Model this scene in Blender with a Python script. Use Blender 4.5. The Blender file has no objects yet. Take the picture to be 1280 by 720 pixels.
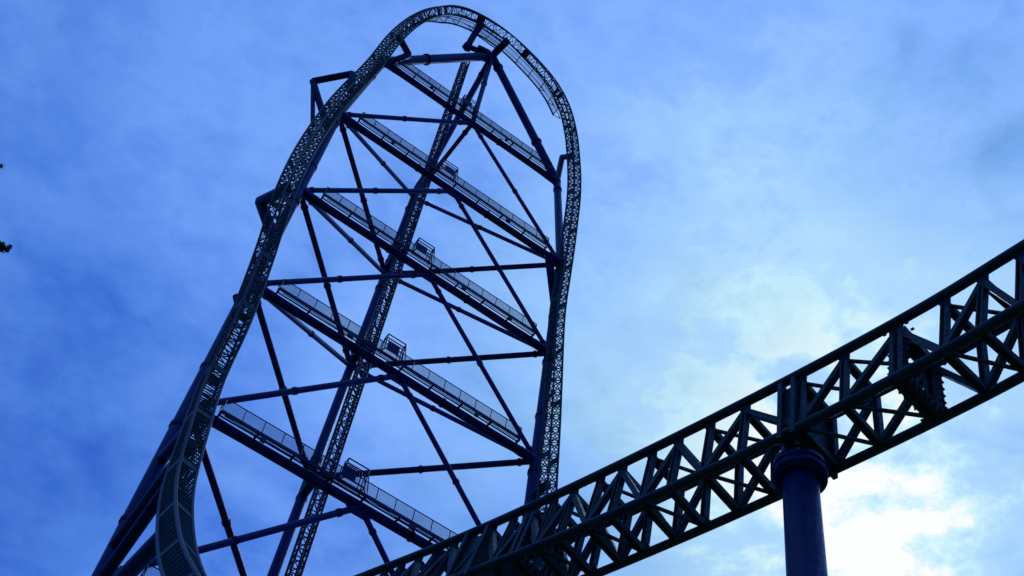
import bpy, math, random
from mathutils import Vector, Matrix, Quaternion
random.seed(7)
S = bpy.context.scene
COL = S.collection
EYE = 1.6                                   # eye height above the ground

# ------------------------------------------------------------------ camera
PITCH, ROLL = math.radians(56.492), math.radians(10.292)
F = Vector((0, math.cos(PITCH), math.sin(PITCH)))
R0 = Vector((1, 0, 0)); U0 = R0.cross(F)
U = U0 * math.cos(ROLL) - R0 * math.sin(ROLL)
R = R0 * math.cos(ROLL) + U0 * math.sin(ROLL)
cam_d = bpy.data.cameras.new('camera'); cam = bpy.data.objects.new('camera', cam_d); COL.objects.link(cam)
M = Matrix.Identity(4)
for i in range(3):
    M[i][0], M[i][1], M[i][2] = R[i], U[i], -F[i]
cam.matrix_world = Matrix.Translation((0, 0, EYE)) @ M
cam_d.sensor_width = 36; cam_d.lens = 36 * 1520 / 1280; cam_d.clip_end = 6000; cam_d.clip_start = 0.1
S.camera = cam

# ------------------------------------------------------------------ sky and sun
SUN_AZ, SUN_EL = math.radians(26.3), math.radians(47.0)      # azimuth from +Y towards +X
sun_dir = Vector((math.sin(SUN_AZ) * math.cos(SUN_EL), math.cos(SUN_AZ) * math.cos(SUN_EL), math.sin(SUN_EL)))
W = bpy.data.worlds.new('World'); S.world = W; W.use_nodes = True
nt = W.node_tree; nt.nodes.clear()
def N(t, tree=None, **k):
    n = (tree or nt).nodes.new(t)
    for a, b in k.items(): setattr(n, a, b)
    return n
def math_n(op, a, b=None, c=None, tree=None):
    tree = tree or nt
    n = tree.nodes.new('ShaderNodeMath'); n.operation = op
    for i, v in enumerate((a, b, c)):
        if v is None: continue
        if isinstance(v, (int, float)): n.inputs[i].default_value = v
        else: tree.links.new(v, n.inputs[i])
    return n.outputs[0]
def ramp(fac, stops, tree=None, interp='LINEAR'):
    tree = tree or nt
    n = tree.nodes.new('ShaderNodeValToRGB'); cr = n.color_ramp; cr.interpolation = interp
    while len(cr.elements) < len(stops): cr.elements.new(0.5)
    for el, (p, c) in zip(cr.elements, stops):
        el.position = p; el.color = (*c, 1) if len(c) == 3 else c
    tree.links.new(fac, n.inputs[0]); return n.outputs[0]
def srgb(r, g, b):
    return tuple((x / 255 / 12.92) if x / 255 < .04045 else ((x / 255 + .055) / 1.055) ** 2.4 for x in (r, g, b))
tc = N('ShaderNodeTexCoord')
sep = N('ShaderNodeSeparateXYZ'); nt.links.new(tc.outputs['Generated'], sep.inputs[0])
dot = N('ShaderNodeVectorMath', operation='DOT_PRODUCT'); dot.inputs[1].default_value = sun_dir
nt.links.new(tc.outputs['Generated'], dot.inputs[0])
# cloud sheet: direction projected on a flat ceiling
zz = math_n('MAXIMUM', sep.outputs[2], .08)
cx = math_n('DIVIDE', sep.outputs[0], zz); cy = math_n('DIVIDE', sep.outputs[1], zz)
comb = N('ShaderNodeCombineXYZ'); nt.links.new(cx, comb.inputs[0]); nt.links.new(cy, comb.inputs[1])
def noise(vec, scale, detail, rough=.55, dist=0., off=0.):
    m = N('ShaderNodeMapping'); m.inputs['Location'].default_value = (off, off * .7, off * .3)
    nt.links.new(vec, m.inputs[0])
    n = N('ShaderNodeTexNoise'); n.inputs['Scale'].default_value = scale; n.inputs['Detail'].default_value = detail
    n.inputs['Roughness'].default_value = rough; n.inputs['Distortion'].default_value = dist
    nt.links.new(m.outputs[0], n.inputs[0]); return n.outputs['Fac']
# 3-D noise on the direction, flattened so the cloud bands lie level
mpd = N('ShaderNodeMapping'); mpd.inputs['Scale'].default_value = (1, 1.1, 1.9); nt.links.new(tc.outputs['Generated'], mpd.inputs[0])
dv = mpd.outputs[0]
n1 = noise(dv, 4.2, 4, .5, .3, 3.1)
n2 = noise(dv, 15.0, 10, .60, .15, 11.3)
n3 = noise(dv, 8.5, 8, .56, .25, 7.7)
n4 = noise(dv, 30.0, 8, .62, .3, 19.1)
ang = math_n('ARCCOSINE', math_n('MINIMUM', dot.outputs['Value'], 1.0))      # angle from the hidden sun
def bank(d, r):                     # a cloud bank or a thin place at a fixed spot of the sky, 1 in its middle, 0 outside
    q = N('ShaderNodeVectorMath', operation='DOT_PRODUCT'); q.inputs[1].default_value = d
    nt.links.new(tc.outputs['Generated'], q.inputs[0])
    a_ = math_n('ARCCOSINE', math_n('MINIMUM', q.outputs['Value'], 1.0))
    a_ = math_n('ADD', a_, math_n('MULTIPLY', math_n('SUBTRACT', n3, .5), r * 1.6))
    m = N('ShaderNodeMapRange'); m.interpolation_type = 'SMOOTHSTEP'; nt.links.new(a_, m.inputs[0])
    m.inputs[1].default_value = 0; m.inputs[2].default_value = r; m.inputs[3].default_value = 1; m.inputs[4].default_value = 0
    return m.outputs[0]
BANKS = [((.3815, .5619, .7340), .13, .06), ((-.3151, .5858, .7467), .26, .06), ((.3192, .3100, .8955), .17, .01), ((-.3182, .6912, .6488), .22, .08),
         ((-.2192, .6521, .7257), .15, .05), ((.0855, .5757, .8132), .20, -.030), ((.1399, .6117, .7786), .15, -.030), ((.2257, .4693, .8537), .15, -.015),
         ((-.2289, .5010, .8346), .22, -.07), ((.1688, .4439, .8801), .16, -.02), ((.3585, .6252, .6932), .09, -.03)]
t = math_n('DIVIDE', ang, 1.2)
banks = None
for d, r, a in BANKS:
    b_ = math_n('MULTIPLY', bank(d, r), a); banks = b_ if banks is None else math_n('ADD', banks, b_)
t = math_n('ADD', t, banks)
wob = math_n('ADD', math_n('MULTIPLY', math_n('SUBTRACT', n3, .5), .20), math_n('MULTIPLY', math_n('SUBTRACT', n2, .5), .27))
wob = math_n('ADD', wob, math_n('MULTIPLY', math_n('SUBTRACT', n4, .5), .20))
t = math_n('MAXIMUM', math_n('ADD', t, wob), math_n('MULTIPLY', ang, .44))
sky_col = ramp(t, [(0.0, (1.0, 1.0, 1.0)), (.034, (.97, 1.0, 1.0)), (.068, srgb(206, 243, 255)), (.105, srgb(180, 222, 255)),
                   (.19, srgb(152, 200, 255)), (.30, srgb(130, 178, 255)), (.45, srgb(110, 160, 248)), (.62, srgb(92, 143, 233)), (.9, srgb(76, 124, 212))])
# thicker and thinner cloud: broad soft patches and finer wisps
vari = math_n('ADD', math_n('MULTIPLY', math_n('SUBTRACT', n1, .5), .95), math_n('MULTIPLY', math_n('SUBTRACT', n2, .5), .95))
vari = math_n('ADD', vari, math_n('MULTIPLY', math_n('SUBTRACT', n4, .5), .65))
vari = math_n('ADD', vari, math_n('MULTIPLY', math_n('SUBTRACT', n3, .5), .60))
patch = math_n('SUBTRACT', math_n('ADD', 1.02, vari), math_n('MULTIPLY', banks, .9))
# an overcast sky is dimmer towards the horizon
dim = math_n('MAXIMUM', math_n('ADD', -.03, math_n('MULTIPLY', sep.outputs[2], 1.18)), .16)
# thick cloud swallows red first, so thin places go pale and thick places deep blue
patch = math_n('MULTIPLY', patch, dim)
def pw(x): return math_n('POWER', math_n('MINIMUM', math_n('MAXIMUM', patch, .05), 1.10), x)
cp = N('ShaderNodeCombineXYZ'); nt.links.new(pw(1.6), cp.inputs[0]); nt.links.new(pw(1.05), cp.inputs[1]); nt.links.new(pw(.42), cp.inputs[2])
vm = N('ShaderNodeVectorMath', operation='MULTIPLY'); nt.links.new(sky_col, vm.inputs[0]); nt.links.new(cp.outputs[0], vm.inputs[1])
mc_ = N('ShaderNodeMix', data_type='RGBA')
nt.links.new(sky_col, mc_.inputs[6]); nt.links.new(vm.outputs[0], mc_.inputs[7])
near = N('ShaderNodeMapRange'); near.interpolation_type = 'SMOOTHSTEP'
nt.links.new(ang, near.inputs[0]); near.inputs[1].default_value = .05; near.inputs[2].default_value = .26
near.inputs[3].default_value = 0; near.inputs[4].default_value = 1
nt.links.new(near.outputs[0], mc_.inputs[0])
bg_cloud = N('ShaderNodeBackground'); nt.links.new(mc_.outputs[2], bg_cloud.inputs[0]); bg_cloud.inputs[1].default_value = 1.0
sky = N('ShaderNodeTexSky'); sky.sky_type = 'NISHITA'; sky.sun_disc = False
sky.sun_elevation = SUN_EL; sky.sun_rotation = SUN_AZ
bg_sky = N('ShaderNodeBackground'); nt.links.new(sky.outputs[0], bg_sky.inputs[0]); bg_sky.inputs[1].default_value = .05
mx = N('ShaderNodeMixShader'); mx.inputs[0].default_value = .985
nt.links.new(bg_sky.outputs[0], mx.inputs[1]); nt.links.new(bg_cloud.outputs[0], mx.inputs[2])
out = N('ShaderNodeOutputWorld'); nt.links.new(mx.outputs[0], out.inputs[0])

sd = bpy.data.lights.new('sun', 'SUN'); sd.energy = .5; sd.angle = math.radians(14); sd.color = (.62, .80, 1)
so = bpy.data.objects.new('sun', sd); COL.objects.link(so)
so.rotation_euler = (-sun_dir).to_track_quat('-Z', 'Y').to_euler(); so.location = (0, 0, 200)

S.view_settings.view_transform = 'Standard'; S.view_settings.look = 'None'
S.view_settings.exposure = 0; S.view_settings.gamma = 1
S.render.engine = 'CYCLES'
S.cycles.max_bounces = 4; S.cycles.diffuse_bounces = 2; S.cycles.glossy_bounces = 2

# ------------------------------------------------------------------ materials
def paint(name, c1, c2, rough=.42, scale=1.3, bump=.02, spec=.35):
    m = bpy.data.materials.new(name); m.use_nodes = True; t = m.node_tree; b = t.nodes['Principled BSDF']
    g = N('ShaderNodeNewGeometry', t)
    n = N('ShaderNodeTexNoise', t); n.inputs['Scale'].default_value = scale; n.inputs['Detail'].default_value = 6
    mp = N('ShaderNodeMapping', t); mp.inputs['Scale'].default_value = (1.6, 1.6, .22)      # streaks run downwards
    t.links.new(g.outputs['Position'], mp.inputs[0]); t.links.new(mp.outputs[0], n.inputs[0])
    col = ramp(n.outputs['Fac'], [(.32, c1), (.68, c2)], t)
    t.links.new(col, b.inputs['Base Color'])
    n2 = N('ShaderNodeTexNoise', t); n2.inputs['Scale'].default_value = scale * 9; n2.inputs['Detail'].default_value = 4
    t.links.new(g.outputs['Position'], n2.inputs[0])
    t.links.new(ramp(n2.outputs['Fac'], [(.3, (rough - .1,) * 3), (.7, (rough + .15,) * 3)], t), b.inputs['Roughness'])
    bp = N('ShaderNodeBump', t); bp.inputs['Strength'].default_value = .25; bp.inputs['Distance'].default_value = bump
    t.links.new(n2.outputs['Fac'], bp.inputs['Height']); t.links.new(bp.outputs[0], b.inputs['Normal'])
    b.inputs['Specular IOR Level'].default_value = spec
    return m
BLUE = paint('blue_steel_paint', (.005, .026, .125), (.012, .050, .200), bump=.003, spec=.25)
BLUE_C = paint('navy_column_paint', (.003, .012, .060), (.008, .030, .115), bump=.003, spec=.2)
BLUE_D = paint('blue_steel_paint_dark', (.004, .019, .090), (.010, .036, .140), bump=.003, spec=.2)  # a darker blue for arms, brackets, flanges and railings
TGREEN = paint('green_steel_paint_lit', (.022, .062, .070), (.038, .096, .100), .5, bump=.003, spec=.25)  # same green, lightened on the tower track to stand for bounced light
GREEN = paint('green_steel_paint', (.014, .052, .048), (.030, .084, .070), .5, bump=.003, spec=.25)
GALV = paint('galvanised_steel', (.012, .028, .075), (.022, .046, .115), .5, 3)
CONC = paint('concrete', (.28, .27, .25), (.38, .37, .35), .85, 2)
BARK = paint('bark', (.03, .02, .012), (.06, .045, .03), .9, 6)

def ground_mat():
    m = bpy.data.materials.new('grass_and_soil'); m.use_nodes = True; t = m.node_tree; b = t.nodes['Principled BSDF']
    g = N('ShaderNodeNewGeometry', t); n = N('ShaderNodeTexNoise', t); n.inputs['Scale'].default_value = .12; n.inputs['Detail'].default_value = 9
    t.links.new(g.outputs['Position'], n.inputs[0])
    t.links.new(ramp(n.outputs['Fac'], [(.3, (.030, .050, .018)), (.5, (.05, .072, .028)), (.7, (.10, .085, .055))], t), b.inputs['Base Color'])
    b.inputs['Roughness'].default_value = .95
    return m
def leaf_mat():
    m = bpy.data.materials.new('foliage'); m.use_nodes = True; t = m.node_tree; b = t.nodes['Principled BSDF']
    g = N('ShaderNodeNewGeometry', t); n = N('ShaderNodeTexNoise', t); n.inputs['Scale'].default_value = 2.5
    t.links.new(g.outputs['Position'], n.inputs[0])
    t.links.new(ramp(n.outputs['Fac'], [(.35, (.012, .028, .010)), (.65, (.035, .07, .022))], t), b.inputs['Base Color'])
    b.inputs['Roughness'].default_value = .7
    return m
LEAF = leaf_mat()

# ------------------------------------------------------------------ builders
def mesh(name, v, f, mat, smooth=None):
    me = bpy.data.meshes.new(name); me.from_pydata([tuple(a) for a in v], [], f); me.materials.append(mat)
    if smooth is not None:
        me.polygons.foreach_set('use_smooth', [bool(smooth(i)) for i in range(len(f))])
    me.update(); return me
def link(name, me, parent=None, kind=None):
    o = bpy.data.objects.new(name, me); COL.objects.link(o)
    if parent: o.parent = parent
    if kind: o['kind'] = kind
    return o
def thing(name, label, cat, loc=(0, 0, 0), group=None):
    o = bpy.data.objects.new(name, None); COL.objects.link(o); o.location = loc
    o.empty_display_size = .5
    o['label'] = label; o['category'] = cat
    if group: o['group'] = group
    return o
ROOT = {}
def root_loc(o):                      # world position of a part's frame (rotations are never used on roots)
    v = Vector((0, 0, 0))
    while o is not None:
        v += ROOT.get(o.name, Vector(o.location) if o.parent is None else Vector((0, 0, 0))); o = o.parent
    return v

unit = {}
def unit_cyl(mat, n=24):
    k = ('c', mat.name, n)
    if k not in unit:
        v = []; f = []
        for z in (0, 1):
            for i in range(n): a = 2 * math.pi * i / n; v.append((math.cos(a), math.sin(a), z))
        for i in range(n): j = (i + 1) % n; f.append((i, j, n + j, n + i))
        f.append(tuple(range(n))[::-1]); f.append(tuple(range(n, 2 * n)))
        unit[k] = mesh('steel_tube', v, f, mat, lambda i: i < n)
    return unit[k]
def unit_ring(mat, n=24):             # a flange pair: two discs with a groove between
    k = ('r', mat.name, n)
    if k not in unit:
        prof = [(.9, -.5), (1, -.5), (1, -.06), (.93, -.05), (.93, .05), (1, .06), (1, .5), (.9, .5)]
        v = []; f = []
        for r, z in prof:
            for i in range(n): a = 2 * math.pi * i / n; v.append((r * math.cos(a), r * math.sin(a), z))
        for q in range(len(prof) - 1):
            for i in range(n): j = (i + 1) % n; f.append((q * n + i, q * n + j, (q + 1) * n + j, (q + 1) * n + i))
        f.append(tuple(range(n))[::-1]); f.append(tuple(range((len(prof) - 1) * n, len(prof) * n)))
        unit[k] = mesh('flange_ring', v, f, mat)
    return unit[k]
def unit_box(mat):
    k = ('b', mat.name)
    if k not in unit:
        v = [(x, y, z) for z in (0, 1) for y in (-.5, .5) for x in (-.5, .5)]
        f = [(0, 2, 3, 1), (4, 5, 7, 6), (0, 1, 5, 4), (2, 6, 7, 3), (0, 4, 6, 2), (1, 3, 7, 5)]
        unit[k] = mesh('steel_bar', v, f, mat)
    return unit[k]
def unit_chan(mat):                    # bar with H section: shows flanges and a recessed web
    k = ('h', mat.name)
    if k not in unit:
        a, b, w = .5, .5, .14
        sec = [(-a, -b), (a, -b), (a, -b + .22), (w, -b + .22), (w, b - .22), (a, b - .22), (a, b), (-a, b), (-a, b - .22), (-w, b - .22), (-w, -b + .22), (-a, -b + .22)]
        n = len(sec); v = [(x, y, z) for z in (0, 1) for x, y in sec]
        f = [(i, (i + 1) % n, n + (i + 1) % n, n + i) for i in range(n)]
        f.append(tuple(range(n))[::-1]); f.append(tuple(range(n, 2 * n)))
        unit[k] = mesh('steel_h_bar', v, f, mat)
    return unit[k]
def place(name, me, parent, p, q, sx, sy=None, up=None, kind=None):
    p = Vector(p); q = Vector(q); d = q - p; L = d.length; zx = d.normalized()
    up = Vector(up) if up is not None else Vector((0, 0, 1))
    if abs(zx.dot(up.normalized())) > .98: up = Vector((0, 1, 0)) if abs(zx.y) < .9 else Vector((1, 0, 0))
    y = (up - zx * up.dot(zx)).normalized(); x = y.cross(zx)
    o = link(name, me, parent, kind)
    m = Matrix.Identity(4)
    base = root_loc(parent) if parent else Vector((0, 0, 0))
    for i in range(3):
        m[i][0] = x[i] * sx; m[i][1] = y[i] * (sy or sx); m[i][2] = zx[i] * L; m[i][3] = (p - base)[i]
    if parent is not None and parent.parent is not None:        # sub-part of a scaled part: undo the part's own matrix
        o.matrix_parent_inverse = parent.matrix_basis.inverted()
        g = root_loc(parent.parent)
        for i in range(3): m[i][3] = (p - g)[i]
    o.matrix_basis = m
    return o
def tube(name, parent, p, q, r, mat=BLUE, n=24): return place(name, unit_cyl(mat, n), parent, p, q, r)
def bar(name, parent, p, q, w, h=None, mat=GREEN, up=None): return place(name, unit_box(mat), parent, p, q, w, h or w, up)
def hbar(name, parent, p, q, w, h=None, mat=GREEN, up=None): return place(name, unit_chan(mat), parent, p, q, w, h or w, up)
def flange(parent, p, q, t, r, th=.28, mat=BLUE_D):
    p = Vector(p); q = Vector(q); d = (q - p).normalized(); c = p.lerp(q, t)
    o = place('flange', unit_ring(mat), parent, c, c + d * th, r)
    return o

class MB:
    """collects bars and tubes in world coordinates and links them as one mesh object"""
    def __init__(s): s.v = []; s.f = []; s.sm = []
    def seg(s, p, q, w, h=None, n=4, up=None, caps=False):
        h = h or w; p = Vector(p); q = Vector(q); z = (q - p)
        if z.length < 1e-6: return
        z.normalize(); up = Vector(up) if up is not None else Vector((0, 0, 1))
        if abs(z.dot(up.normalized())) > .98: up = Vector((1, 0, 0))
        y = (up - z * up.dot(z)).normalized(); x = y.cross(z); b = len(s.v)
        for c in (p, q):
            for i in range(n):
                a = 2 * math.pi * (i + .5) / n; k = 1 / math.cos(math.pi / n) / 2 if n == 4 else .5
                s.v.append(c + x * (math.cos(a) * k * w) + y * (math.sin(a) * k * h))
        for i in range(n): j = (i + 1) % n; s.f.append((b + i, b + j, b + n + j, b + n + i)); s.sm.append(n > 4)
        if caps: s.f.append(tuple(b + i for i in range(n))[::-1]); s.f.append(tuple(b + n + i for i in range(n))); s.sm += [False, False]
    def poly(s, pts, r, n=12, caps=True):
        pts = [Vector(a) for a in pts]; b = len(s.v); m = len(pts)
        prev = None
        for i, c in enumerate(pts):
            z = (pts[min(i + 1, m - 1)] - pts[max(i - 1, 0)]).normalized()
            if prev is None:
                up = Vector((0, 0, 1)) if abs(z.z) < .9 else Vector((0, 1, 0)); y = (up - z * up.dot(z)).normalized()
            else: y = (prev - z * prev.dot(z)).normalized()
            prev = y; x = y.cross(z); rr = r[i] if isinstance(r, (list, tuple)) else r
            for k in range(n):
                a = 2 * math.pi * k / n; s.v.append(c + x * math.cos(a) * rr + y * math.sin(a) * rr)
        for i in range(m - 1):
            for k in range(n):
                j = (k + 1) % n; s.f.append((b + i * n + k, b + i * n + j, b + (i + 1) * n + j, b + (i + 1) * n + k)); s.sm.append(True)
        if caps:
            s.f.append(tuple(b + i for i in range(n))[::-1]); s.f.append(tuple(b + (m - 1) * n + i for i in range(n))); s.sm += [False, False]
    def quadplate(s, a, b, c, d, th):          # a thin solid plate through four corners
        a, b, c, d = map(Vector, (a, b, c, d)); nn = (b - a).cross(d - a).normalized() * th / 2; k = len(s.v)
        for q in (a, b, c, d): s.v.append(q - nn)
        for q in (a, b, c, d): s.v.append(q + nn)
        s.f += [(k + 3, k + 2, k + 1, k), (k + 4, k + 5, k + 6, k + 7)] + [(k + i, k + (i + 1) % 4, k + 4 + (i + 1) % 4, k + 4 + i) for i in range(4)]; s.sm += [False] * 6
    def build(s, name, mat, parent=None, kind=None):
        g = root_loc(parent) if parent else Vector((0, 0, 0))
        me = mesh(name, [v - g for v in s.v], s.f, mat); me.polygons.foreach_set('use_smooth', s.sm)
        o = link(name, me, parent, kind)
        if parent is not None and parent.parent is not None: o.matrix_parent_inverse = parent.matrix_basis.inverted()
        return o

# ------------------------------------------------------------------ ground
g = mesh('ground', [(-1500, -1500, 0), (1500, -1500, 0), (1500, 1500, 0), (-1500, 1500, 0)], [(0, 1, 2, 3)], ground_mat())
link('ground', g, None, 'structure')

# ------------------------------------------------------------------ frame of the tower: E along the walkways, Nn away from the viewer
LP = Vector((-.342 * 50, .940 * 50)); RP = Vector((.078 * 50, 1.156 * 50)); CP = (LP + RP) / 2
E2 = (RP - LP).normalized(); N2 = Vector((-E2.y, E2.x)); HW = (RP - LP).length / 2
def P(e, n, z):
    q = CP + E2 * e + N2 * n
    return Vector((q.x, q.y, z + EYE))
EV = Vector((E2.x, E2.y, 0)); NV = Vector((N2.x, N2.y, 0)); ZV = Vector((0, 0, 1))
H = [106.25, 92.5, 78.95, 65.85, 52.8, 39.6, 26.4, 13.2]
def eL(k): return -10.27 if k == 0 else -HW
def eR(k): return 10.27 if k == 0 else HW
def mN(z): return 10.45 + (106.25 - z) * .0453
LL = [P(eL(k), 0, H[k]) for k in range(8)]; RR = [P(eR(k), 0, H[k]) for k in range(8)]
CC = [P(0, 0, h) for h in H]; MM = [P(0, mN(h), h) for h in H]
T = P(0, 0, 123.2)

tower = thing('support_tower', 'huge triangular tower of dark blue steel tubes carrying the tall looping coaster track', 'support tower', tuple(P(0, 4, -EYE)))
def column(pts, rad, collars):
    mb = MB(); mb.poly(pts, rad, 28); o = mb.build('column', BLUE, tower)
    for (p, q, t, r) in collars: flange(o, p, q, t, r)
    return o
GL = P(-HW, 0, -EYE + .6); GR = P(HW, 0, -EYE + .6); GM = P(0, mN(0), -EYE + .6)
column([GL, LL[5], LL[1], LL[0]], [.50, .44, .40, .37], [(LL[k], LL[k + 1], t, .44 + .015 * k) for k in range(1, 6) for t in (.14, .72)] + [(LL[0], LL[1], .3, .43)])
column([GR, RR[4], RR[1], RR[0]], [.52, .47, .40, .36], [(RR[k], RR[k + 1], t, .46 + .02 * k) for k in range(1, 6) for t in (.10, .62)] + [(RR[0], RR[1], .1, .43)])
column([GM, MM[4], MM[1], MM[0], T], [.42, .39, .36, .34, .34], [(MM[k], MM[k + 1], t, .43) for k in range(0, 6) for t in (.17, .86)] + [(MM[0], T, .1, .39), (MM[0], T, .86, .39)])
def strut(name, p, q, r, fl=(), mat=BLUE, fr=1.28):
    o = tube(name, tower, p, q, r, mat)
    for t in fl: flange(o, p, q, t, r * fr, .22)
    return o
# apex frame
strut('apex_strut', LL[0], T, .46, (.36, .93)); strut('apex_strut', RR[0], T, .42, (.30, .90))
strut('apex_strut', CC[0], T, .25, (.56,))
for k in range(6):
    # main beam with splices, thickened towards the columns
    mb = MB(); a, b = LL[k], RR[k]
    ts = [0, .03, .09, .16, .5, .84, .91, .97, 1]; rr = [.40, .38, .33, .31, .31, .31, .33, .38, .40]
    mb.poly([a.lerp(b, t) for t in ts], rr, 20); o = mb.build('main_beam', BLUE, tower)
    for t in (.06, .345, .655, .94): flange(o, a, b, t, .37, .16)
    if k > 0:
        strut('horizontal_brace', LL[k], MM[k], .23, (.09, .52, .9)); strut('horizontal_brace', MM[k], RR[k], .235, (.1, .5, .93))
    else: strut('horizontal_brace', MM[0], CC[0], .23, (.12, .88))
    if k < 5:
        strut('diagonal_brace', LL[k + 1], CC[k], .205, (.07, .46, .90)); strut('diagonal_brace', CC[k], RR[k + 1], .18, (.10, .50, .94))
        strut('diagonal_brace', LL[k + 1], MM[k], .20, (.12, .55)); strut('diagonal_brace', MM[k], RR[k + 1], .185, (.1, .48))
for k in range(5, 7):       # storeys below the picture
    strut('diagonal_brace', LL[k + 1], CC[k], .2); strut('diagonal_brace', CC[k], RR[k + 1], .2)
    strut('horizontal_brace', LL[k + 1], MM[k + 1], .22); strut('horizontal_brace', MM[k + 1], RR[k + 1], .22); strut('main_beam', LL[k + 1], RR[k + 1], .31)
for k in range(5):                      # plates where the diagonals meet the main beam and the columns
    zc = H[k]
    q = MB(); q.quadplate(P(-1.1, 0, zc - .2), P(1.1, 0, zc - .2), P(.5, 0, zc - .8), P(-.6, 0, zc - .8), .12); q.build('node_plate', BLUE, tower)
    for sg in (-1, 1):
        e_ = eL(k) if sg < 0 else eR(k)
        q = MB(); q.quadplate(P(e_, 0, zc + 1.1), P(e_ - sg * 1.3, 0, zc + .15), P(e_ - sg * 1.3, 0, zc - .2), P(e_, 0, zc - 1.0), .12); q.build('node_plate', BLUE, tower)
for g_ in (GL, GR, GM):
    tube('footing', tower, (g_.x, g_.y, -.3), (g_.x, g_.y, .65), 1.3, CONC)
# short brackets between the rear column and the lattice mast, below each storey
for k, dz in ((0, 1.5), (1, .6), (2, .5), (3, -2.0), (4, -1.5)):
    z = H[k] + dz; m_ = mN(z)
    o = tube('mast_bracket', tower, P(-.05, m_ - .1, z), P(-.2, m_ - 2.6, z), .36, BLUE_D, 16)
    bar('bracket_plate', tower, P(-.1, m_ - 2.0, z - .45), P(-.1, m_ - 2.0, z + .45), 1.0, .25, BLUE_D, up=NV)

# ------------------------------------------------------------------ curves
def catmull(pts, step):
    pts = [Vector(p) for p in pts]; outp = []
    ext = [pts[0] * 2 - pts[1]] + pts + [pts[-1] * 2 - pts[-2]]
    for i in range(1, len(ext) - 2):
        p0, p1, p2, p3 = ext[i - 1:i + 3]; n = max(2, int((p2 - p1).length / .15))
        d01 = max((p1 - p0).length, 1e-3) ** .5; d12 = max((p2 - p1).length, 1e-3) ** .5; d23 = max((p3 - p2).length, 1e-3) ** .5
        m1 = (p2 - p1) + d12 * ((p1 - p0) / d01 - (p2 - p0) / (d01 + d12))
        m2 = (p2 - p1) + d12 * ((p3 - p2) / d23 - (p3 - p1) / (d12 + d23))
        m1 = m1 if d01 > 0 else p2 - p1
        for k in range(n):
            t_ = k / n; t2 = t_ * t_; t3 = t2 * t_
            outp.append(p1 * (2 * t3 - 3 * t2 + 1) + m1 * (t3 - 2 * t2 + t_) + p2 * (-2 * t3 + 3 * t2) + m2 * (t3 - t2))
    outp.append(pts[-1])
    # smooth, then resample evenly
    for _ in range(60):
        outp = [outp[0]] + [(outp[i - 1] + outp[i] * 2 + outp[i + 1]) / 4 for i in range(1, len(outp) - 1)] + [outp[-1]]
    res = [outp[0]]; acc = 0
    for a, b in zip(outp, outp[1:]):
        L = (b - a).length; pos = 0
        while acc + (L - pos) >= step:
            pos += step - acc; res.append(a.lerp(b, pos / L)); acc = 0
        acc += L - pos
    return res

# centre line of the tower track, in tower coordinates (e, n, z), from the pull-out at lower left over the top and down on the right
TR = [
      (-11.5, -75.0, 2.2), (-11.5, -60.0, 2.6), (-11.5, -48.0, 5.0), (-11.5, -36.0, 10.2), (-11.6, -17.35, 27.32), (-11.7, -10.88, 35.47), (-11.75, -8.65, 39.27), (-11.8, -7.35, 42.59), (-11.8, -3.89, 51.78), (-11.9, -3.98, 56.23), (-12.3, -3.12, 64.96), (-12.99, -3.6, 70.97), (-13.17, -3.0, 77.28), (-13.03, -2.5, 83.08), (-12.48, -2.0, 90.96), (-11.26, -2.0, 100.43), (-10.61, -2.0, 107.81), (-9.51, -2.0, 114.26), (-7.85, -2.0, 119.5), (-5.63, -2.0, 123.22), (-3.05, -2.0, 124.86), (0.52, -2.0, 125.38), (3.36, -2.0, 124.23), (6.26, -2.0, 122.32), (8.36, -2.0, 119.18), (9.8, -2.0, 114.2), (10.62, -2.0, 108.5), (10.99, -2.0, 104.69), (11.16, -2.0, 100.87), (11.15, -2.0, 97.05), (11.1, -2.0, 91.74), (10.98, -2.0, 86.63), (10.88, -2.0, 81.7), (11.27, -2.0, 72.71), (11.47, -2.0, 68.77), (11.72, -2.0, 62.08), (11.88, -2.0, 57.58), (12.2, -2.0, 38.0), (12.2, -1.0, 26.0), (12.2, 5.0, 14.0), (12.2, 18.0, 5.0), (12.2, 40.0, 2.4)
]
cl = catmull([P(*q) for q in TR], .70)
nT = len(cl)
tan = [(cl[min(i + 1, nT - 1)] - cl[max(i - 1, 0)]).normalized() for i in range(nT)]
CORE = P(0, -2, 100)
def tframe(i):
    t_ = tan[i]
    n_ = (NV - t_ * NV.dot(t_)).normalized() if abs(t_.dot(NV)) < .93 else None
    if n_ is None: n_ = (ZV - t_ * ZV.dot(t_)).normalized()
    r_ = t_.cross(n_)
    return r_, n_
# rotate the box so that a corner faces the viewer's side, as on the photographed ride
frames = []
prev = None
for i in range(nT):
    t_ = tan[i]
    if prev is None:
        # base reference: in the vertical part the sides are turned about forty degrees out of the tower's front plane
        x = (EV - t_ * EV.dot(t_)).normalized()
    else:
        x = (prev - t_ * prev.dot(t_)).normalized()
    prev = x; frames.append((x, t_.cross(x)))
def turn(x, y, a): return x * math.cos(a) + y * math.sin(a), y * math.cos(a) - x * math.sin(a)
BW = .95
TW = [(0, -19), (24, -19), (32, -25), (42, -36), (51, -41), (60, -32), (67, -31), (73, -12), (85, -5), (100, 0), (140, 0)]
TSGN = 1
FRONT = (0, 3)
def twist(i):
    z = cl[i].z - EYE
    if i > nT * .5: return 38 * min(1, (i - nT * .5) / 18)
    for (a, va), (b, vb) in zip(TW, TW[1:]):
        if a <= z <= b: return TSGN * (va + (vb - va) * (z - a) / (b - a))
    return 0
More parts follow.
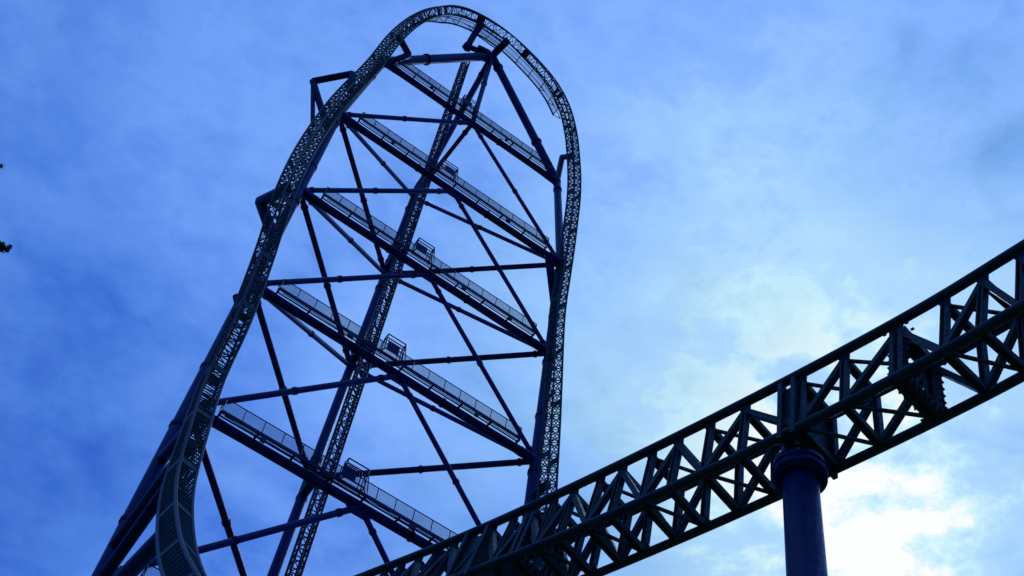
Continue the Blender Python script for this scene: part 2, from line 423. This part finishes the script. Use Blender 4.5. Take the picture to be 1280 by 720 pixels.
def corners(i, w=None):
    w = BW if i < nT * .45 else max(.86, BW - .09 * (i - nT * .45) / 20)
    x, y = frames[i]; x, y = turn(x, y, math.radians(42 + twist(i)))
    c = cl[i]; return [c + (x * a + y * b) * w / 2 for a, b in ((-1, -1), (1, -1), (1, 1), (-1, 1))]
track = thing('coaster_track', 'tall green lattice coaster track rising, looping over the top and dropping beside the blue tower', 'coaster track', tuple(P(-12.5, -18, -EYE)))
cor = [corners(i) for i in range(nT)]
for j in range(4):
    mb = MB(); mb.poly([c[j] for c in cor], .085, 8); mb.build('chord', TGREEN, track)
# lacing: the lowest left stretch piece by piece, the rest joined
mb = MB(); tie_n = 0; diag_n = 0; plate_n = 0
i_end = nT - 1
near_idx = [i for i in range(nT)]
vis0 = next(i for i in range(nT) if cl[i].z > 26)
for i in range(0, nT - 1):
    A, B = cor[i], cor[i + 1]
    z = cl[i].z
    low_left = vis0 <= i < vis0 + 46
    for j in range(4):
        k = (j + 1) % 4
        if low_left:
            bar('track_tie', track, A[j], A[k], .06, .055, TGREEN); tie_n += 1
            m1 = A[j].lerp(B[j], .5); m2 = A[k].lerp(B[k], .5)
            if j in FRONT: mb.seg(m1, m2, .05)
            if j in FRONT: mb.seg(A[j], m2, .03)
        else:
            mb.seg(A[j], A[k], .06)
            if (i + j) % 2 == 0: mb.seg(A[j], B[k], .055)
            else: mb.seg(A[k], B[j], .055)
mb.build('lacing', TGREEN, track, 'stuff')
for i in range(vis0 % 9, nT - 2, 9):       # bolted section joints
    c1 = cor[i]; c2 = [a.lerp(b, .75) for a, b in zip(cor[i], cor[i + 1])]
    for j in range(4):
        k = (j + 1) % 4
        if j % 2 == 0 or i < vis0 + 60:
            q = MB(); q.quadplate(c1[j], c1[k], c2[k], c2[j], .05); q.build('joint_plate', TGREEN, track)

# arms that carry the track
def track_at(z, side):
    best = min((i for i in range(nT) if (i < nT * .5) == (side < 0)), key=lambda i: abs(cl[i].z - EYE - z))
    return cl[best].copy()
def arm(pts, r=.34, mat=BLUE_D):
    for a, b in zip(pts, pts[1:]): tube('track_arm', tower, a, b, r, mat, 20)
    for q in pts[1:-1]:
        d = Vector((0, 0, 1))
arm([P(-11.9, .0, 89.0), P(-15.0, .3, 95.4), P(-12.6, -2.2, 95.9), track_at(93.4, -1)], .30)
arm([P(-13.2, .45, 89.2), P(-15.0, .3, 95.4)], .19)
arm([P(-11.8, .0, 71.6), P(-13.9, .1, 74.9), track_at(72.2, -1)], .42)
arm([P(-11.8, .0, 63.0), P(-12.3, -.1, 63.8)], .28)
arm([P(-10.2, 0, 105.6), P(-8.55, -1.0, 108.6), track_at(108.4, -1)], .32)
arm([P(10.2, 0, 105.6), P(10.3, -.2, 111.5), track_at(109.2, 1)], .30)
arm([P(11.7, 0, 86.0), P(9.4, -1.8, 89.4), track_at(89.0, 1)], .36)
arm([P(11.8, 0, 62.0), track_at(61.5, 1)], .30); arm([P(11.8, 0, 49.0), track_at(48.5, 1)], .30)
arm([P(-HW, 0, 48.1), track_at(46.5, -1)], .33)
arm([P(-11.9, 0, 41.4), track_at(43.0, -1)], .34); arm([P(-11.7, .4, 39.4), track_at(41.0, -1)], .30)
arm([P(-HW, 0, 36.4), track_at(34.0, -1)], .38)
# crest supports
top_i = max(range(nT), key=lambda i: cl[i].z)
arm([T, P(.5, -2.0, 124.6)], .42)
arm([P(.3, -.1, 123.0), P(-3.0, 0, 121.4)], .30)
arm([P(-3.0, 0, 121.2), P(-2.9, -1.6, 124.9)], .36, BLUE)
bar('apex_box', tower, P(-1.9, -.3, 122.1), P(-.5, -.3, 122.7), .5, .5, BLUE_D); bar('apex_box', tower, P(-3.2, .1, 121.2), P(-2.7, .1, 121.7), .7, .7, BLUE_D)

# ------------------------------------------------------------------ walkways along the main beams
ordinal = ['highest railed steel walkway on the tower, just below the rounded track top',
           'railed walkway second from the top, its left end beside the tall angled bracket',
           'railed walkway third from the top, crossing the middle of the tower',
           'railed walkway fourth from the top, its right end against the right blue column',
           'lowest long railed walkway, its right end hidden behind the foreground track',
           'walkway at the bottom left corner with only its railing end in view']
for k in range(6):
    z = H[k]; e0, e1 = ((-9.4, 8.9) if k == 0 else (-10.1, 9.8)); n0, n1 = -.30, -.74
    w = thing('service_walkway', ordinal[k], 'walkway', tuple(P(0, -.6, z)), 'service walkways on the tower')
    fz = z + .28
    bar('edge_beam', w, P(e0, n1, fz - .02), P(e1, n1, fz - .02), .10, .24, BLUE_D); bar('edge_beam', w, P(e0, n0 - .06, fz), P(e1, n0 - .06, fz), .06, .1, BLUE_D)
    gb = MB(); e = e0 + .1
    while e < e1: gb.seg(P(e, n0 - .02, fz + .02), P(e, n1, fz + .02), .025, .025); e += .11
    gb.build('grating', GALV, w, 'stuff')
    nb = 8
    for i in range(nb + 1):
        e = e0 + (e1 - e0) * i / nb
        bar('bracket', w, P(e, 0, z + .2), P(e, n1 - .02, fz - .16), .12, .14, BLUE_D)
    npan = 15; hr = 1.05; gap = [5, 6, 7] if k < 5 else []
    rail_n = n1 - .06
    def xr(i): return e0 + (e1 - e0) * i / npan
    for i in range(npan + 1):
        bar('railing_post', w, P(xr(i), rail_n, fz - .1), P(xr(i), rail_n, fz + hr), .06, .06, BLUE_D)
    for i in range(npan):
        pm = MB()
        pm.seg(P(xr(i), rail_n, fz + hr), P(xr(i + 1), rail_n, fz + hr), .055)
        for q in range(9):
            pm.seg(P(xr(i), rail_n, fz + .12 + q * (hr - .16) / 9), P(xr(i + 1), rail_n, fz + .12 + q * (hr - .16) / 9), .019)
        pm.build('railing_panel', GALV, w)
    for ee, sgn in ((e0, -1), (e1, 1)):
        pm = MB(); pm.seg(P(ee, rail_n, fz + hr), P(ee + sgn * .05, n0, fz + hr * .6), .06); pm.seg(P(ee, n1, fz), P(ee, n0 + .3, fz - .2), .1)
        pm.seg(P(ee, n0, fz - .1), P(ee, n0, fz + .8), .06); pm.build('end_gate', BLUE_D, w)
    for eb, sz in (((-5.2, .35), (3.6, .28)), ((-6.7, .3), (5.5, .4)), ((2.9, .33), (7.4, .25)), ((-4.4, .42), (6.1, .3)), ((3.3, .4), (-7.2, .3)), ((-8, .3),))[k]:
        bar('junction_box', w, P(eb, n1 + .04, fz - .45), P(eb, n1 + .04, fz - .45 + sz), sz, .2, GALV, up=NV)
    q = MB(); q.poly([P(e0 + .3 + i * (e1 - e0 - .6) / 14, n1 + .12, fz - .12 - .05 * (i % 2) - .03 * math.sin(i * 1.7 + k)) for i in range(15)], .03, 5); q.build('cable', BLUE_D, w)
    if k < 5:
        # landing cage for the mast lift
        c0, c1_, d0, d1 = -2.0, -.55, n1 + .05, n1 - .45; zt = fz + 1.6
        cg = MB()
        for (a, b) in ((c0, d0), (c1_, d0), (c0, d1), (c1_, d1)): cg.seg(P(a, b, fz - .2), P(a, b, zt), .075)
        for zz_ in (zt, fz + 1.2, fz):
            for (a, b, c_, d_) in ((c0, d0, c1_, d0), (c0, d1, c1_, d1), (c0, d0, c0, d1), (c1_, d0, c1_, d1)): cg.seg(P(a, b, zz_), P(c_, d_, zz_), .065)
        cg.seg(P(c1_, d1, zt), P(c1_ + .35, d1 + .2, fz), .05); cg.seg(P(c1_ , d0, zt), P(c1_ + .35, d0, fz), .05)
        for i in range(9): a = c0 + (c1_ - c0) * i / 8; cg.seg(P(a, d1, fz), P(a, d1, fz + 1.2), .03)
        co = cg.build('landing_cage', BLUE_D, w)
        c0 += (.0, .25, -.1, .12, -.2)[k]
        pp = MB(); pp.quadplate(P(c0 + .05, d1 + .06, fz + .05), P(c0 + 1.0, d1 + .06, fz + .05), P(c0 + 1.0, d1 + .06, fz + 1.0), P(c0 + .05, d1 + .06, fz + 1.0), .04)
        pp.build('infill_panel', BLUE_D, co)

# ------------------------------------------------------------------ lattice mast beside the rear column
mast = thing('lattice_mast', 'slim upright lattice mast of thin bars crossing every walkway near its middle', 'lattice mast', tuple(P(-2.0, 2.0, -EYE)))
MW = .33
ME, MN = -2.0, 2.0
mc = [(ME - MW, MN - MW), (ME + MW, MN - MW), (ME + MW, MN + MW), (ME - MW, MN + MW)]
for e, n in mc: tube('mast_leg', mast, P(e, n, -EYE), P(e, n, 122.4), .075, GALV, 8)
tube('rack_pole', mast, P(ME, MN - MW - .05, -EYE), P(ME, MN - MW - .05, 122.4), .06, GALV, 8)
per = 0; z = 122.3; bay = .95; lm = MB(); nb_ = 0
while z > 1:
    for j in range(4):
        a, b = mc[j], mc[(j + 1) % 4]
        sw = (nb_ + j) % 2
        p0, p1 = (a, b) if sw else (b, a)
        if z < 78 and z > 36 and j < 4 and per < 296:
            bar('mast_rung', mast, P(a[0], a[1], z), P(b[0], b[1], z), .06, .06, GALV); per += 1
        else: lm.seg(P(a[0], a[1], z), P(b[0], b[1], z), .07)
        lm.seg(P(p0[0], p0[1], z), P(p1[0], p1[1], z - bay), .06)
    lm.seg(P(mc[0][0], mc[0][1], z), P(mc[2][0], mc[2][1], z), .05)
    z -= bay; nb_ += 1
lm.build('mast_lacing', GALV, mast, 'stuff')

# ------------------------------------------------------------------ catwalk hung inside the crest of the track
cw = thing('crest_catwalk', 'curved catwalk with mesh sides hung along the inside of the rounded track top', 'catwalk', tuple(P(0, -2, 122)))
arc = [i for i in range(nT) if cl[i].z - EYE > (116.2 if i < top_i else 117.5)]
cent = P(1.0, -2.0, 110.5)
def inward(i):
    d = (cent - cl[i]); d -= tan[i] * d.dot(tan[i]); d -= NV * d.dot(NV); return d.normalized()
aa = arc[:len(arc) // 3 * 3 + (1 if len(arc) % 3 else -2)]
o1 = [cl[i] + inward(i) * .15 + NV * .72 for i in aa]
wd = [.75 + .85 * min(1, k / 8) for k in range(len(aa))]
o2 = [cl[i] + inward(i) * .15 + NV * w_ for i, w_ in zip(aa, wd)]
o3 = [cl[i] - inward(i) * .90 + NV * (w_ + .04) for i, w_ in zip(aa, wd)]
for nm, pts_, rr_ in (('floor_beam', o1, .05), ('floor_beam', o2, .09), ('side_rail', o3, .045)):
    q = MB(); q.poly(pts_, rr_, 6); q.build(nm, BLUE_D, cw)
for s_ in range(0, len(aa) - 3, 3):
    q = MB()
    for a_ in range(1, 7):
        for m_ in range(3):
            q.seg(o1[s_ + m_].lerp(o2[s_ + m_], a_ / 7), o1[s_ + m_ + 1].lerp(o2[s_ + m_ + 1], a_ / 7), .028)
    q.build('mesh_panel', GALV, cw)
    bar('cross_bearer', cw, o1[s_], o2[s_], .08, .08, BLUE_D); bar('stanchion', cw, o2[s_], o3[s_], .06, .06, BLUE_D)
    bar('hanger', cw, o1[s_], cl[aa[s_]] + NV * .3, .07, .07, BLUE_D)
for q_ in (0, len(aa) - 1):
    bar('cross_bearer', cw, o1[q_], o2[q_], .08, .08, BLUE_D); bar('stanchion', cw, o2[q_], o3[q_], .06, .06, BLUE_D)
# small service platform at the apex
pl = thing('apex_platform', 'small railed service platform at the tip of the tower under the track crest', 'platform', tuple(P(-1.2, -1.3, 123.4)))
q = MB()
for i in range(15): q.seg(P(-2.6 + 2.9 * i / 14, -.9, 123.3), P(-2.6 + 2.9 * i / 14, -1.9, 123.3), .05)
for n_ in (-.9, -1.9): q.seg(P(-2.6, n_, 123.3), P(.3, n_, 123.3), .10)
q.build('deck', BLUE_D, pl)
for i in range(6):
    e = -2.6 + 2.9 * i / 5; bar('railing_post', pl, P(e, -1.9, 123.3), P(e, -1.9, 124.3), .06, .06, BLUE_D)
q = MB()
for hh in (.3, .65, 1.0): q.seg(P(-2.6, -1.9, 123.3 + hh), P(.3, -1.9, 123.3 + hh), .04); q.seg(P(-2.6, -1.9, 123.3 + hh), P(-2.6, -.9, 123.3 + hh), .04)
q.build('railing', GALV, pl)

# ------------------------------------------------------------------ foreground track: four chords, box truss
K = .75
C0 = [Vector((10.7577, 15.6988, 24.5791)) * K, Vector((-.5006, .7643, .1416)) * K, Vector((-.0646, .0533, -.0069)) * K, Vector((.0026, -.0022, .0007)) * K]
def fg_frame(s):
    ss = min(max(s, -1.0), 12.5); d = s - ss
    p = C0[0] + C0[1] * ss + C0[2] * ss * ss + C0[3] * ss ** 3
    t_ = C0[1] + C0[2] * 2 * ss + C0[3] * 3 * ss * ss; p = p + t_ * d; t_ = t_.normalized()
    b = -.0693 + .0101 * ss - .0015 * ss * ss
    r = t_.cross(ZV).normalized(); u = r.cross(t_)
    r, u = r * math.cos(b) + u * math.sin(b), u * math.cos(b) - r * math.sin(b)
    return p + Vector((0, 0, EYE)), t_, r, u
FW, FH = 1.6 * K, 2.1588 * K
def fg(s, k, ix=0., iy=0.):
    p, t_, r, u = fg_frame(s)
    a = {'A': (-1, 1), 'B': (-1, -1), 'C': (1, -1), 'D': (1, 1)}[k]
    return p + r * a[0] * (FW / 2 - ix) + u * a[1] * (FH / 2 - iy)
NODES = [-5.8, -4.4, -3.0, -1.6, -.23, 1.14, 2.48, 3.48, 4.74, 5.52, 6.23, 6.83, 7.51, 8.03, 8.67, 9.17, 9.7, 10.23, 10.82, 11.4, 12.0, 12.6, 13.2, 13.8, 14.4, 15.0, 15.6, 16.2, 16.8
]
ft = thing('foreground_track', 'thick dark green box truss track slanting across the foreground over the bolted column', 'coaster track', (fg_frame(3.7)[0].x, fg_frame(3.7)[0].y, 0))
ss_ = [-9 + i * .4 for i in range(int(33 / .4) + 1)]
for k, r_ in (('A', .102), ('D', .098), ('B', .102), ('C', .095)):
    q = MB(); q.poly([fg(s, k) for s in ss_], r_, 20); q.build('rail' if k in 'AD' else 'chord', GREEN, ft)
# per bay: does the side diagonal start at the rail (True) or at the lower chord
DIAG = [True, False] + [False, True, False, True, True, False] + [True, False] * 12
SPL = [1.14, 9.7]
def nodept(s, k):                               # where the web meets the rail or chord: inset under the rails
    if k in 'AD': return fg(s, k, .10, .17)
    return fg(s, k, .03, .03)
for i, s in enumerate(NODES):
    a, b, c, d = (nodept(s, k) for k in 'ABCD'); T_ = fg_frame(s)[1]
    hbar('upright', ft, a, b, .15, .13, GREEN, up=T_); hbar('upright', ft, d, c, .15, .13, GREEN, up=T_)
    hbar('cross_tie', ft, a, d, .13, .15, GREEN, up=T_); hbar('cross_tie', ft, b, c, .14, .15, GREEN, up=T_)
    for k, n0_ in (('A', a), ('D', d)):         # tapered outrigger between rail and truss
        g0 = fg(s, k)
        q = MB(); q.quadplate(g0 - T_ * .16, g0 + T_ * .16, n0_ + T_ * .08, n0_ - T_ * .08, .10); q.build('outrigger', GREEN, ft)
    for k, n0_, o_ in (('B', b, a), ('C', c, d)):
        v1 = (o_ - n0_).normalized()
        q = MB(); q.quadplate(n0_ - T_ * .20, n0_ + T_ * .20, n0_ + T_ * .07 + v1 * .24, n0_ - T_ * .07 + v1 * .24, .03); q.build('gusset', GREEN, ft)
    if i + 1 < len(NODES):
        s2 = NODES[i + 1]
        odd = DIAG[i]
        for up_k, dn_k in (('A', 'B'), ('D', 'C')):
            p0, p1 = (nodept(s, up_k), nodept(s2, dn_k)) if odd else (nodept(s, dn_k), nodept(s2, up_k))
            bar('web_diagonal', ft, p0, p1, .12, .14, GREEN, up=fg_frame(s)[2])
        if odd:
            bar('wind_brace', ft, nodept(s2, 'A'), nodept(s, 'D'), .06, .06, GREEN); bar('wind_brace', ft, nodept(s2, 'B'), nodept(s, 'C'), .06, .06, GREEN)
for s in SPL:                                   # bolted section joints: a deep double frame round the truss
    for off in (-.10, .10):
        p, T_, r, u = fg_frame(s); o_ = T_ * off
        for k1, k2 in (('A', 'B'), ('B', 'C'), ('C', 'D'), ('D', 'A')):
            a, b = nodept(s, k1) + o_, nodept(s, k2) + o_
            bar('joint_frame', ft, a, b, .18, .09, GREEN, up=T_)
    for k in 'ABCD':
        p, T_, r, u = fg_frame(s); c = nodept(s, k)
        for dx in (-.09, .09):
            for sg in (-1, 1):
                tube('bolt', ft, c + r * dx - T_ * .21 * sg, c + r * dx - T_ * .27 * sg, .03, GALV, 6)
    for k1, k2 in (('A', 'B'), ('B', 'C'), ('D', 'C')):
        p, T_, r, u = fg_frame(s); a, b = nodept(s, k1), nodept(s, k2); nn_ = (b - a).normalized().cross(T_)
        for sg in (-1, 1):
            for q_ in range(7):
                c_ = a.lerp(b, .1 + .8 * q_ / 6) + T_ * .17 * sg; tube('bolt', ft, c_ - nn_ * .075, c_ + nn_ * .075, .022, GALV, 6)
    # side plates closing the joint
    for k1, k2 in (('A', 'B'), ('B', 'C'), ('D', 'C')):
        p, T_, r, u = fg_frame(s); q = MB(); q.quadplate(nodept(s, k1) - T_ * .12, nodept(s, k1) + T_ * .12, nodept(s, k2) + T_ * .12, nodept(s, k2) - T_ * .12, .02); q.build('joint_plate', GREEN, ft)

SC, SC2 = 3.70, 11.1
CBOT = Vector((4.961, 14.811, 0))
# saddle and bolted column under the foreground track
def saddle(sc, half, parent):
    p, T_, r, u = fg_frame(sc)
    for off in (-half, half):
        o_ = T_ * off
        q = MB(); q.quadplate(fg(sc, 'A', .06, .12) + o_, fg(sc, 'D', .06, .12) + o_, fg(sc, 'C', .1, -.2) + o_, fg(sc, 'B', .1, -.2) + o_, .05); q.build('saddle_plate', GREEN, parent)
    for k1, k2 in (('A', 'B'), ('D', 'C')):
        for off in (-half, half):
            bar('saddle_rib', parent, fg(sc, k1, -.04, .15) + T_ * off, fg(sc, k2, -.02, -.15) + T_ * off, .10, .16, GREEN, up=r)
        q = MB(); q.quadplate(fg(sc, k1, .03, .25) - T_ * half, fg(sc, k1, .03, .25) + T_ * half, fg(sc, k2, .03, -.15) + T_ * half, fg(sc, k2, .03, -.15) - T_ * half, .04); q.build('saddle_plate', GREEN, parent)
saddle(SC, .15, ft); saddle(SC2, .34, ft)
p, T_, r, u = fg_frame(3.87)
ctop = p - u * (FH / 2 + .30); cbot = CBOT
col = thing('track_column', 'stout round dark blue column with bolted collar holding the foreground track', 'column', (cbot.x, cbot.y, 0))
ax = (ctop - cbot).normalized()
q = MB(); q.poly([cbot, ctop - ax * .05], [.40, .335], 40); q.build('shaft', BLUE_C, col)
q = MB(); q.poly([ctop - ax * .36, ctop - ax * .345, ctop - ax * .20, ctop - ax * .19, ctop - ax * .17, ctop - ax * .16, ctop, ctop + ax * .01], [.36, .50, .515, .48, .48, .515, .50, .4], 40); cap = q.build('collar', BLUE_D, col)
q = MB(); q.poly([ctop, ctop + ax * .42], [.40, .34], 32); q.build('stub', BLUE_D, col)
for d_ in (6.2, 9.3):
    flange(col, ctop - ax * d_, ctop, 0, .352 + .0037 * d_, .035, BLUE)
xx = ax.cross(Vector((0, 1, 0))).normalized(); yy = ax.cross(xx)
for i in range(22):
    a_ = 2 * math.pi * i / 22; c_ = ctop + (xx * math.cos(a_) + yy * math.sin(a_)) * .435
    tube('bolt', cap, c_ - ax * .41, c_ - ax * .33, .026, BLUE, 6)
tube('footing', col, (cbot.x, cbot.y, -.3), (cbot.x, cbot.y, .5), .9, CONC)

# ------------------------------------------------------------------ tree at the left edge
def ray(px, py):
    return (R * ((px - 640) / 1520) - U * ((py - 360) / 1520) + F).normalized()
def tree():
    tips = [(ray(-9, 307) * 21 + Vector((0, 0, EYE)), 26, [(.0, .0), (.08, .04), (.12, .06), (.17, -.02), (.20, .02), (.25, .0), (.23, -.07), (.26, .06), (.15, -.09), (.07, -.14), (.10, .10), (.14, -.02), (.06, -.06)]), (ray(-11, 206) * 22 + Vector((0, 0, EYE)), 22, [(.03, .02), (.12, .0), (.16, .03), (.10, -.05)])]
    base = Vector((-13.6, 10.2, 0)); topz = 21.5
    t_ = thing('leafy_tree', 'tall dark leafy tree whose twig tips reach in at the left edge', 'tree', tuple(base))
    q = MB(); pts = [base + Vector((math.sin(i * .9) * .12, math.cos(i * .7) * .1, topz * i / 10)) for i in range(11)]
    q.poly(pts, [.34 * (1 - i / 11.5) for i in range(11)], 10); trunk = q.build('trunk', BARK, t_)
    leaf = MB(); lim = MB()
    def clump(c, rad, n, sz):
        for _ in range(n):
            d = Vector((random.gauss(0, 1), random.gauss(0, 1), random.gauss(0, 1))).normalized() * rad * random.random() ** .5
            a = Vector((random.uniform(-1, 1), random.uniform(-1, 1), random.uniform(-1, 1))).normalized()
            b = a.cross(Vector((random.uniform(-1, 1), random.uniform(-1, 1), random.uniform(-1, 1)))).normalized()
            k = len(leaf.v); s1 = sz * random.uniform(.6, 1.3); o_ = c + d
            leaf.v += [o_ - a * s1, o_ + b * s1 * .45, o_ + a * s1, o_ - b * s1 * .45]; leaf.f.append((k, k + 1, k + 2, k + 3)); leaf.sm.append(False)
    for i in range(70):
        z = random.uniform(6, topz - .5); a_ = random.uniform(0, 6.283); L = 3.4 * (1 - ((z - 11) / 13) ** 2) * random.uniform(.6, 1)
        p0 = base + Vector((0, 0, z - L * .35)); p1 = base + Vector((math.cos(a_) * L, math.sin(a_) * L, z))
        mid = p0.lerp(p1, .55) + Vector((0, 0, -.15 * L))
        lim.poly([p0, mid, p1], [.07, .045, .015], 5)
        for _ in range(9):
            c = p0.lerp(p1, random.uniform(.45, 1.05)) + Vector((random.gauss(0, .35), random.gauss(0, .35), random.gauss(0, .3))); clump(c, .32, 26, .09)
    for tp, n, rd in tips:
        p0 = base + Vector((0, 0, tp.z - 3)); mid = p0.lerp(tp, .6) + Vector((0, 0, .1)); lim.poly([p0, mid, tp], [.08, .04, .008], 5)
        for qx in range(10): clump(p0.lerp(tp, .55 + .035 * qx) + Vector((random.gauss(0, .2),) * 3), .2, 20, .06)
        for dx, dz in rd:
            c = tp + Vector((dx, 0, dz)); lim.poly([p0.lerp(tp, .9), tp, c], [.03, .016, .006], 4); clump(c, .045, n, .03)
    lo = lim.build('limbs', BARK, t_)
    leaf.build('crown', LEAF, t_, 'stuff')
tree()
